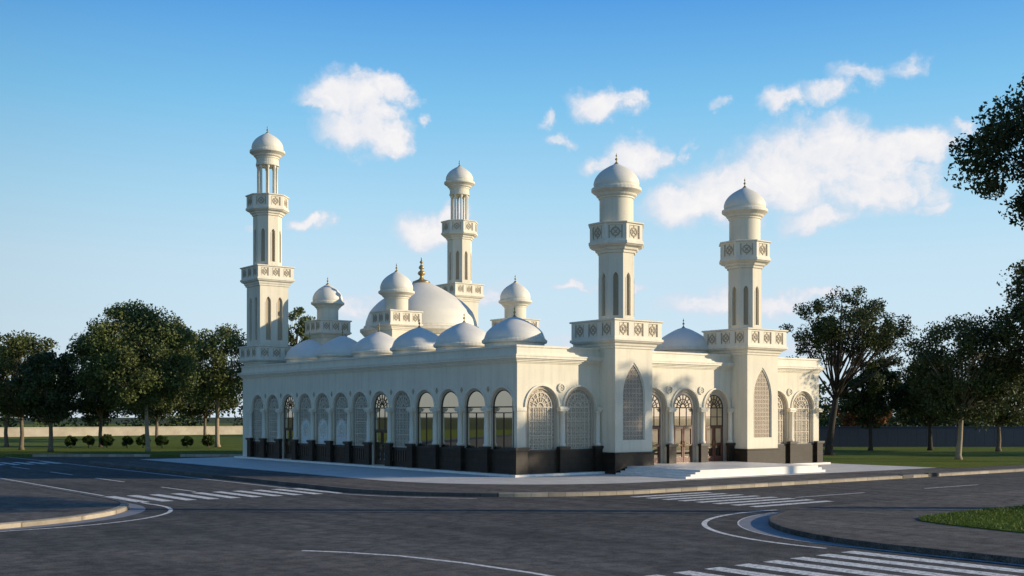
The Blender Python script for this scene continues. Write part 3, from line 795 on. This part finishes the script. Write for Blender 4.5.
m_ = MB(); wallbox(m_, WA, WB, .06, 1.32, 1.44, M['wall']); m_.build('coping', bw)
def RP(s, off=0): return (59.5+.79*s+.613*off, 25.3-.613*s+.79*off)
fe = empty('fence', (0, 0, 0), 'long slate blue board fence beyond the right lawn', 'fence')
m_ = MB(); s = -34.0
while s < 75:
    p = [RP(s), RP(s+.98), RP(s+.98, .06), RP(s, .06)]
    m_.add([(x, y, .02) for x, y in p]+[(x, y, 2.05) for x, y in p], [(0, 1, 5, 4), (1, 2, 6, 5), (2, 3, 7, 6), (3, 0, 4, 7), (4, 5, 6, 7)], M['fence']); s += 1.0
m_.build('board_panel', fe)
m_ = MB(); p = [RP(-34, -.03), RP(75, -.03), RP(75, .09), RP(-34, .09)]
m_.add([(x, y, 2.052) for x, y in p]+[(x, y, 2.13) for x, y in p], [(0, 1, 5, 4), (1, 2, 6, 5), (2, 3, 7, 6), (3, 0, 4, 7), (4, 5, 6, 7)], M['fence']); m_.build('rail', fe)
for k in range(28):
    s = -34+4*k; x, y = RP(s, .16); q = MB(); q.box(x-.07, x+.07, y-.07, y+.07, 0, 2.2, M['fence']); q.build('post', fe)

lp = empty('street_lamp', (6.3, -32.4, .03), 'tall grey street lamp on the grass islet', 'street lamp')
m_ = MB(); m_.tube([(0, 0, 0), (0, 0, .5), (0, 0, 8.6)], [.2, .16, .11], M['steel'], 12); m_.build('pole', lp)
m_ = MB(); m_.tube([(0, 0, 8.5), (-.4, .5, 8.9), (-1.0, 1.2, 9.0)], [.05, .04, .04], M['steel'], 8); m_.build('arm', lp)
m_ = MB(); m_.box(-1.35, -.95, 1.1, 1.4, 8.93, 9.03, M['steel']); m_.box(-1.3, -1.0, 1.13, 1.37, 8.90, 8.929, M['lampglass']); m_.build('lamp_head', lp)

# ------------------------------------------------------------------ trees
def leaf_mesh(name, cent, rad, n_per, size, mat, parent, rng, flat=.75):
    """leaf quads scattered in clumps"""
    K = len(cent); tot = K*n_per
    c_ = np.repeat(np.array(cent), n_per, 0); r = np.repeat(np.array(rad), n_per)
    d = rng.normal(size=(tot, 3)); d /= np.linalg.norm(d, axis=1)[:, None]
    rr = rng.uniform(0, 1, tot)**.45
    P = c_+d*(rr*r)[:, None]*np.array((1, 1, flat))
    a = rng.normal(size=(tot, 3))+np.array((0, 0, .4)); a /= np.linalg.norm(a, axis=1)[:, None]
    b = rng.normal(size=(tot, 3)); b -= a*(a*b).sum(1)[:, None]; b /= np.linalg.norm(b, axis=1)[:, None]
    t = np.cross(a, b); s = size*rng.uniform(.6, 1.3, tot)
    V = np.stack([P-b*s[:, None]*.5, P+t*(s*.28)[:, None], P+b*s[:, None]*.5, P-t*(s*.28)[:, None]], 1).reshape(-1, 3)
    me = bpy.data.meshes.new(name); me.vertices.add(len(V)); me.vertices.foreach_set('co', V.astype(np.float32).ravel())
    me.loops.add(len(V)); me.loops.foreach_set('vertex_index', np.arange(len(V), dtype=np.int32))
    me.polygons.add(tot); me.polygons.foreach_set('loop_start', np.arange(0, len(V), 4, dtype=np.int32)); me.polygons.foreach_set('loop_total', np.full(tot, 4, dtype=np.int32))
    me.materials.append(mat); me.update(); me.validate()
    o = bpy.data.objects.new(name, me); COL.objects.link(o)
    if parent: o.parent = parent
    return o

def tree(name, label, cat, loc, z_top, z_bot, rx, mat, bark, seed, style='round', offx=(0, 0), clumps=70, n_per=150, leaf=.30, tr=.22, fork=None, lean=0, group=None, crad=None):
    rng = np.random.default_rng(seed); r_ = random.Random(seed)
    e = empty(name, (loc[0], loc[1], 0), label, cat, group)
    zc = (z_top+z_bot)/2; rz = (z_top-z_bot)/2; cents = []; rads = []
    cr0 = crad or rx*.24
    tries = 0
    lob = [(r_.uniform(0, 2*pi), r_.uniform(-.6, .9), r_.uniform(.75, 1.12)) for _ in range(9)]
    while len(cents) < clumps and tries < 5000:
        tries += 1
        a = r_.uniform(0, 2*pi); el = math.asin(r_.uniform(-.95, 1)); q = r_.uniform(.25, 1)**.5
        k = .92
        for (la, le, ls) in lob:
            w = math.exp(-(((a-la+pi) % (2*pi)-pi)**2+(el-le)**2)/.35); k += (ls-.95)*w
        if style == 'umbrella':
            el = math.asin(r_.uniform(-.15, 1)); q = r_.uniform(.55, 1)
            x, y, z = q*k*rx*cos(el)*cos(a), q*k*rx*cos(el)*sin(a), z_bot+rz*.55+(z_top-z_bot-rz*.55)*q*k*sin(el)
            if r_.random() < .25: z -= rz*.55
        elif style == 'cone':
            t = r_.random(); x, y = rx*(1-t*.8)*q*cos(a), rx*(1-t*.8)*q*sin(a); z = z_bot+(z_top-z_bot)*t*.96
        else:
            x, y, z = q*k*rx*cos(el)*cos(a), q*k*rx*cos(el)*sin(a), zc+rz*q*k*sin(el)
            if style == 'broad' and z < zc: x *= 1.0; z = zc-(zc-z)*.9
        cr = cr0*r_.uniform(.6, 1.25)
        z = min(z, z_top-cr*.6); z = max(z, z_bot+cr*.35)
        cents.append((x*(1-cr/rx*.5)+offx[0], y*(1-cr/rx*.5)+offx[1], z)); rads.append(cr)
    # trunk and limbs
    t = MB(); fz = fork or z_bot+.1*rz
    tx, ty = offx[0]*.4+lean, offx[1]*.4
    base = [(0, 0, -.05), (r_.uniform(-.05, .05), r_.uniform(-.05, .05), .35), (tx*.25+r_.uniform(-.1, .1), ty*.25, fz*.5), (tx*.6, ty*.6, fz), (tx, ty, fz+(zc-fz)*.7), (tx*1.6+r_.uniform(-.3, .3), ty*1.6+r_.uniform(-.3, .3), zc+rz*.55)]
    t.tube(base, [tr*1.55, tr*1.1, tr*.9, tr*.8, tr*.5, tr*.12], bark, 10)
    nl = min(len(cents), 34); idx = r_.sample(range(len(cents)), nl)
    for i in idx:
        cx_, cy_, cz_ = cents[i]
        s = r_.uniform(0, .75) if cz_ > zc else r_.uniform(0, .35)
        s0 = (tx*(.6+.4*s), ty*(.6+.4*s), fz+(zc-fz)*.7*s)
        md = ((s0[0]+cx_)/2+r_.uniform(-.3, .3), (s0[1]+cy_)/2+r_.uniform(-.3, .3), (s0[2]*.55+cz_*.45)+r_.uniform(-.2, .2))
        b0 = tr*.42*(1-.5*s)
        t.tube([s0, md, (cx_, cy_, cz_)], [b0, b0*.55, b0*.15], bark, 6)
        for _ in range(3):
            dx = np.array([r_.uniform(-1, 1), r_.uniform(-1, 1), r_.uniform(-.3, 1)])*rads[i]*.9
            t.tube([md, tuple((np.array(md)+np.array((cx_, cy_, cz_)))/2+dx*.4), tuple(np.array((cx_, cy_, cz_))+dx)], [b0*.3, b0*.2, b0*.06], bark, 5)
    t.build('trunk', e)
    leaf_mesh('crown', cents, rads, n_per, leaf, mat, e, rng)
    return e

G1 = 'trees on the left lawn'; G2 = 'trees on the right lawn'
tree('broadleaf_tree', 'largest leafy tree on the left lawn with a pale forked trunk', 'tree', (-.95, 52.2), 13.4, 3.4, 5.9, M['leafA'], M['barkpale'], 11, 'round', clumps=210, n_per=300, leaf=.25, tr=.19, fork=4.2, group=G1, offx=(-.5, .4), crad=1.25)
tree('broadleaf_tree', 'medium pale trunked tree right beside the rear left minaret', 'tree', (10.4, 63.3), 12.6, 3.8, 5.3, M['leafA'], M['barkpale'], 12, clumps=90, n_per=230, leaf=.27, tr=.22, fork=4.6, group=G1)
tree('broadleaf_tree', 'dark rounded tree standing just left of the largest lawn tree', 'tree', (-7.8, 57.5), 9.8, 1.9, 3.5, M['leafB'], M['bark'], 13, clumps=80, n_per=230, leaf=.27, tr=.2, group=G1)
tree('broadleaf_tree', 'tall yellowish green tree second from the left edge', 'tree', (-8.3, 65.2), 11.4, 2.4, 4.6, M['leafC'], M['bark'], 14, clumps=80, n_per=230, leaf=.27, tr=.2, group=G1)
tree('broadleaf_tree', 'dense dark tree at the left edge of the lawn', 'tree', (-6.8, 76.7), 12.0, 2.4, 5.0, M['leafC'], M['bark'], 15, clumps=80, n_per=150, leaf=.38, tr=.2, group=G1)
tree('broadleaf_tree', 'dark low crowned tree behind the shrubs and left of the pale trunk', 'tree', (.9, 70.7), 8.6, 2.3, 3.7, M['leafB'], M['bark'], 16, clumps=80, n_per=230, leaf=.27, tr=.2, group=G1)
tree('broadleaf_tree', 'small distant dark tree behind the largest lawn tree', 'tree', (13.4, 88.5), 9.0, 2.4, 5.2, M['leafB'], M['bark'], 17, clumps=80, n_per=210, leaf=.30, tr=.2, group=G1)
tree('broadleaf_tree', 'distant dark tree just left of the minaret side tree', 'tree', (22.5, 95.5), 9.6, 2.4, 5.6, M['leafB'], M['bark'], 18, clumps=80, n_per=140, leaf=.42, tr=.2, group=G1)
tree('broadleaf_tree', 'tall tree showing above the roof beside the rear left minaret', 'tree', (16.4, 57.6), 14.8, 4.5, 3.6, M['leafA'], M['bark'], 19, clumps=70, n_per=230, leaf=.27, tr=.22, group=G1)
# right park
tree('spreading_tree', 'tall spreading umbrella shaped tree beside the mosque with a dark leaning trunk', 'tree', (40.7, 10.2), 14.1, 7.4, 5.9, M['leafB'], M['barkdark'], 31, 'umbrella', offx=(1.6, -1.3), clumps=135, n_per=170, leaf=.22, tr=.30, fork=4.4, group=G2, crad=.80)
tree('broadleaf_tree', 'dark rounded tree under the spreading tree', 'tree', (53.6, 15.2), 8.8, 2.0, 3.5, M['leafB'], M['barkdark'], 32, clumps=80, n_per=230, leaf=.27, tr=.18, group=G2)
tree('broadleaf_tree', 'dark tree between the spreading tree and the pale trunked one', 'tree', (58.0, 11.8), 9.0, 2.0, 4.0, M['leafB'], M['barkdark'], 33, clumps=80, n_per=230, leaf=.27, tr=.2, group=G2)
tree('broadleaf_tree', 'large drooping dark tree with a pale trunk near the right edge', 'tree', (40.25, -1.6), 10.7, 1.8, 4.7, M['leafB'], M['barkpale'], 34, 'broad', offx=(.6, -.5), clumps=110, n_per=260, leaf=.23, tr=.2, fork=3, group=G2)
tree('broadleaf_tree', 'small tree behind the drooping dark tree at the right edge', 'tree', (60.3, 6.4), 8.8, 1.8, 4.0, M['leafC'], M['bark'], 35, clumps=80, n_per=210, leaf=.30, tr=.2, group=G2)
tree('broadleaf_tree', 'dark tall crown cut off by the right edge above the lawn trees', 'tree', (42.1, -8.2), 14.4, 5.4, 5.2, M['leafB'], M['barkdark'], 36, clumps=110, n_per=230, leaf=.25, tr=.3, group=G2)
tree('overhanging_tree', 'nearby tall tree whose leafy branches hang into the upper right sky', 'tree', (4.9, -29.9), 15.9, 9.6, 6.4, M['leafB'], M['barkdark'], 37, clumps=230, n_per=260, leaf=.19, tr=.40, fork=8.4, crad=.95)
tree('autumn_tree', 'russet leaved tree behind the blue fence beside the mosque', 'tree', (64, 43), 7.4, 1.2, 3.8, M['leafR'], M['bark'], 38, clumps=50, n_per=130, leaf=.4, tr=.2)
tree('autumn_tree', 'smaller russet tree behind the blue fence between the dark trees', 'tree', (78, 33), 6.0, 1.0, 3.6, M['leafR'], M['bark'], 39, clumps=40, n_per=130, leaf=.4, tr=.2)
# trees outside the frame on the sunny side
for i, (x, y, zt, zb_, rx, nc) in enumerate(((45.0, -33, 18.0, 12.4, 6.4, 46), (88, -26, 17, 5, 7, 70))):
    tree('roadside_tree', ('tall roadside tree facing the entrance', 'farthest tall tree outside the right edge')[i], 'tree', (x, y), zt, zb_, rx, M['leafB'], M['barkdark'], 50+i, clumps=nc, n_per=90, leaf=.5, tr=.3, group='trees beyond the right edge')

# round clipped shrubs
ords = ['leftmost', 'second from the left', 'third from the left', 'fourth from the left', 'fifth from the left', 'sixth from the left', 'seventh from the left', 'rightmost']
cxm, cym = -37.361, -47.708
for i, px in enumerate((71, 88.4, 107, 127, 143, 162, 187, 208.6)):
    d = 113+.0*i; l = (px-512)/1135*d
    x, y = cxm+d*.613+l*.79, cym+d*.79-l*.613
    x, y = round(x, 2), round(y, 2); rng = np.random.default_rng(100+i)
    e = empty('round_shrub', (x, y, 0), 'round clipped green shrub in the lawn row, '+ords[i], 'shrub', 'round shrubs in a row on the left lawn')
    r = .60*random.uniform(.9, 1.1)
    m_ = MB(); m_.tube([(0, 0, 0), (0, 0, .5)], [.05, .03], M['bark'], 6); m_.build('stem', e)
    cs = []; 
    for k in range(24):
        a, el = random.uniform(0, 2*pi), math.asin(random.uniform(-.8, 1)); cs.append((r*.75*cos(el)*cos(a), r*.75*cos(el)*sin(a), r+.12+r*.75*sin(el)))
    leaf_mesh('foliage', cs, [r*.42]*24, 130, .13, M['shrub'], e, rng)

# far wood behind the park, one mass
cs = []; rs = []; rr = random.Random(9)
def far_row(x0, y0, x1, y1, n, hmin, hmax):
    for i in range(n):
        t = rr.random(); h = rr.uniform(hmin, hmax); x = x0+(x1-x0)*t+rr.uniform(-6, 6); y = y0+(y1-y0)*t+rr.uniform(-6, 6)
        for k in range(5): cs.append((x+rr.uniform(-2, 2), y+rr.uniform(-2, 2), h*(.2+.17*k))); rs.append(rr.uniform(1.4, 2.6))
p, q = LP(-190, 120), LP(110, 120); far_row(*p, *q, 170, 5, 10)
p, q = RP(-60, 60), RP(140, 60); far_row(*p, *q, 150, 4, 7)
tag(leaf_mesh('far_wood', cs, rs, 36, .8, M['leafB'], None, np.random.default_rng(5)), 'far dark belt of trees beyond the park walls', 'wood', kind='stuff')

# ------------------------------------------------------------------ world
w = bpy.data.worlds.new('World'); scene.world = w; w.use_nodes = True; nt = w.node_tree
bg = nt.nodes['Background']; bg.inputs['Strength'].default_value = 0.15
sky = N(nt, 'ShaderNodeTexSky'); sky.sky_type = 'NISHITA'; sky.sun_disc = False
sky.sun_elevation = SUN_EL; sky.sun_rotation = math.atan2(SUN_AZ[0], SUN_AZ[1]); sky.altitude = 100; sky.air_density = 1.0; sky.dust_density = .6; sky.ozone_density = 2.0
tc = N(nt, 'ShaderNodeTexCoord')
def Mth(op, a, b_=None, clamp=False):
    n = nt.nodes.new('ShaderNodeMath'); n.operation = op; n.use_clamp = clamp
    for i, q in enumerate((a, b_)):
        if q is None: continue
        if isinstance(q, (int, float)): n.inputs[i].default_value = q
        else: nt.links.new(q, n.inputs[i])
    return n.outputs[0]
sp = N(nt, 'ShaderNodeSeparateXYZ'); nt.links.new(tc.outputs['Generated'], sp.inputs[0])
az = Mth('ARCTAN2', sp.outputs[1], sp.outputs[0]); el = Mth('ARCSINE', sp.outputs[2])
cb = N(nt, 'ShaderNodeCombineXYZ'); nt.links.new(az, cb.inputs[0]); nt.links.new(el, cb.inputs[1])
n1 = N(nt, 'ShaderNodeTexNoise'); n1.inputs['Scale'].default_value = 26; n1.inputs['Detail'].default_value = 7; n1.inputs['Roughness'].default_value = .6
nt.links.new(cb.outputs[0], n1.inputs['Vector'])
n2 = N(nt, 'ShaderNodeTexNoise'); n2.inputs['Scale'].default_value = 9; n2.inputs['Detail'].default_value = 3
nt.links.new(cb.outputs[0], n2.inputs['Vector'])
def vm(op, a, b_):
    n = nt.nodes.new('ShaderNodeVectorMath'); n.operation = op
    for i, q in enumerate((a, b_)):
        if isinstance(q, tuple): n.inputs[i].default_value = q
        else: nt.links.new(q, n.inputs[i])
    return n
dist = vm('SUBTRACT', n1.outputs['Color'], (.5, .5, .5)).outputs[0]
dist = vm('MULTIPLY', dist, (.058, .045, 0)).outputs[0]
dist2 = vm('MULTIPLY', vm('SUBTRACT', n2.outputs['Color'], (.5, .5, .5)).outputs[0], (.05, .03, 0)).outputs[0]
P = vm('ADD', vm('ADD', cb.outputs[0], dist).outputs[0], dist2).outputs[0]
# cloud centres as (azimuth, elevation, half width, half height, density) in radians
CL = [(1.0371, 0.2589, 0.0295, 0.0192, 1), (0.6624, 0.2063, 0.0579, 0.0342, 1), (0.6054, 0.2111, 0.0481, 0.0286, 1), (0.7254, 0.1841, 0.0426, 0.0208, 1), (1.0509, 0.2706, 0.0389, 0.0192, 1), (1.0136, 0.2791, 0.0262, 0.0114, 1), (1.0423, 0.244, 0.0364, 0.021, 1), (1.0768, 0.2648, 0.0189, 0.007, 0.8), (1.0197, 0.2364, 0.0226, 0.0123, 1), (0.9856, 0.2602, 0.0061, 0.0062, 0.7), (0.83, 0.265, 0.0228, 0.0141, 1), (0.8125, 0.2711, 0.0122, 0.007, 0.8), (0.8651, 0.2342, 0.0123, 0.0062, 0.8), (0.8757, 0.25, 0.0097, 0.0062, 0.6), (0.7986, 0.2213, 0.0278, 0.0158, 1), (0.7743, 0.2207, 0.0156, 0.0105, 0.8), (0.7553, 0.2284, 0.0069, 0.0087, 0.7), (0.8353, 0.2162, 0.0175, 0.0088, 0.75), (0.7339, 0.2691, 0.0077, 0.0061, 0.6), (0.6807, 0.2655, 0.02, 0.0112, 0.85), (0.6459, 0.2696, 0.023, 0.0111, 0.75), (0.6118, 0.2812, 0.0274, 0.0076, 0.7), (0.5791, 0.2814, 0.0126, 0.0083, 0.5), (0.6459, 0.2152, 0.0657, 0.0306, 1), (0.711, 0.1961, 0.0508, 0.0242, 1), (0.5776, 0.2251, 0.0378, 0.0158, 1), (0.7536, 0.1808, 0.0361, 0.0174, 0.95), (0.6094, 0.1887, 0.0562, 0.0219, 0.85), (0.6525, 0.1663, 0.028, 0.0111, 0.8), (0.5319, 0.2315, 0.0091, 0.0057, 0.7), (0.5619, 0.1722, 0.0195, 0.0066, 0.55), (0.9935, 0.161, 0.0236, 0.0149, 1), (0.9742, 0.1715, 0.0158, 0.0123, 1), (1.0921, 0.1615, 0.0188, 0.0069, 1), (1.1378, 0.1592, 0.0059, 0.0034, 0.6), (0.8546, 0.1147, 0.0193, 0.0044, 0.7), (0.8117, 0.117, 0.0244, 0.0044, 0.7), (0.7467, 0.1039, 0.0429, 0.0122, 0.75), (0.6916, 0.1003, 0.0462, 0.0103, 0.75), (0.6443, 0.105, 0.0246, 0.0076, 0.75), (1.044, 0.0932, 0.0242, 0.014, 0.85), (0.9285, 0.101, 0.0264, 0.0123, 0.7), (0.6624, 0.0597, 0.0497, 0.0085, 0.6), (0.8686, 0.0659, 0.044, 0.007, 0.45)]
acc = None
for (a, e_, ra, re, k) in CL:
    q = vm('MULTIPLY', vm('SUBTRACT', P, (a, e_, 0)).outputs[0], (1/ra, 1/re, 0)).outputs[0]
    ln = nt.nodes.new('ShaderNodeVectorMath'); ln.operation = 'LENGTH'; nt.links.new(q, ln.inputs[0])
    v = Mth('MULTIPLY', Mth('SUBTRACT', 1.45, ln.outputs['Value'], True), k)
    acc = v if acc is None else Mth('MAXIMUM', acc, v)
n3 = N(nt, 'ShaderNodeTexNoise'); n3.inputs['Scale'].default_value = 75; n3.inputs['Detail'].default_value = 6; n3.inputs['Roughness'].default_value = .65
nt.links.new(P, n3.inputs['Vector'])
tex = Mth('ADD', Mth('SUBTRACT', n1.outputs['Fac'], .5), Mth('MULTIPLY', Mth('SUBTRACT', n3.outputs['Fac'], .5), .55))
den = Mth('ADD', acc, Mth('MULTIPLY', tex, 1.25))
mr = N(nt, 'ShaderNodeMapRange', interpolation_type='SMOOTHSTEP'); mr.inputs['From Min'].default_value = .08; mr.inputs['From Max'].default_value = .92
nt.links.new(den, mr.inputs['Value'])
gate = Mth('MULTIPLY', acc, 4.0, True)
fac = Mth('MULTIPLY', Mth('MULTIPLY', mr.outputs[0], gate), .93)
# the blue of the sky a little deeper, horizon softened with pale air
K = 1/.15
stops = [(0, (.64, .755, .86)), (.06, (.60, .75, .865)), (.131, (.53, .725, .86)), (.182, (.40, .67, .86)), (.263, (.20, .525, .82)), (.343, (.082, .33, .74)), (.6, (.03, .14, .42)), (1, (.015, .08, .28))]
grad = ramp(nt, Mth('MAXIMUM', sp.outputs[2], 0.0), stops)
# air is paler towards the sun and deeper on the far side
dt = nt.nodes.new('ShaderNodeVectorMath'); dt.operation = 'DOT_PRODUCT'; nt.links.new(tc.outputs['Generated'], dt.inputs[0]); dt.inputs[1].default_value = (SUN_AZ[0], SUN_AZ[1], 0)
br = N(nt, 'ShaderNodeMapRange', interpolation_type='SMOOTHSTEP'); br.inputs['From Min'].default_value = -1; br.inputs['From Max'].default_value = -.2; br.inputs['To Min'].default_value = .48*K; br.inputs['To Max'].default_value = 1.03*K
nt.links.new(dt.outputs['Value'], br.inputs['Value'])
gs = nt.nodes.new('ShaderNodeVectorMath'); gs.operation = 'SCALE'; nt.links.new(grad, gs.inputs[0]); nt.links.new(br.outputs[0], gs.inputs['Scale'])
hs = N(nt, 'ShaderNodeMix', data_type='RGBA'); hs.inputs[0].default_value = .92; nt.links.new(sky.outputs[0], hs.inputs[6]); nt.links.new(gs.outputs[0], hs.inputs[7])
shade = N(nt, 'ShaderNodeMix', data_type='RGBA'); shade.inputs[6].default_value = (4.5, 4.75, 5.4, 1); shade.inputs[7].default_value = (6.3, 6.05, 5.95, 1)
sm = N(nt, 'ShaderNodeMapRange'); sm.inputs['From Min'].default_value = .45; sm.inputs['From Max'].default_value = 1.15; nt.links.new(den, sm.inputs['Value']); nt.links.new(sm.outputs[0], shade.inputs[0])
mx = N(nt, 'ShaderNodeMix', data_type='RGBA'); nt.links.new(fac, mx.inputs[0]); nt.links.new(hs.outputs[2], mx.inputs[6]); nt.links.new(shade.outputs[2], mx.inputs[7])
nt.links.new(mx.outputs[2], bg.inputs['Color'])

sun = bpy.data.lights.new('sun', 'SUN'); sun.energy = 4.9; sun.angle = radians(.55); sun.color = (1.0, .845, .63)
so = bpy.data.objects.new('sun', sun); COL.objects.link(so)
from mathutils import Vector
so.rotation_euler = Vector((SUN_AZ[0]*cos(SUN_EL), SUN_AZ[1]*cos(SUN_EL), sin(SUN_EL))).to_track_quat('Z', 'Y').to_euler()
so.location = (60, -60, 40)

# ------------------------------------------------------------------ camera
cam = bpy.data.cameras.new('camera'); co = bpy.data.objects.new('camera', cam); COL.objects.link(co)
cam.sensor_width = 36; cam.lens = 36*1135/1024; cam.shift_y = (415-288)/1024; cam.clip_end = 4000; cam.clip_start = .5
co.location = (-37.361, -47.708, 3.3); co.rotation_euler = (radians(90), 0, -math.atan2(.613, .790))
scene.camera = co
scene.render.engine = 'CYCLES'
scene.view_settings.view_transform = 'Standard'; scene.view_settings.look = 'None'; scene.view_settings.exposure = .06; scene.view_settings.gamma = 1
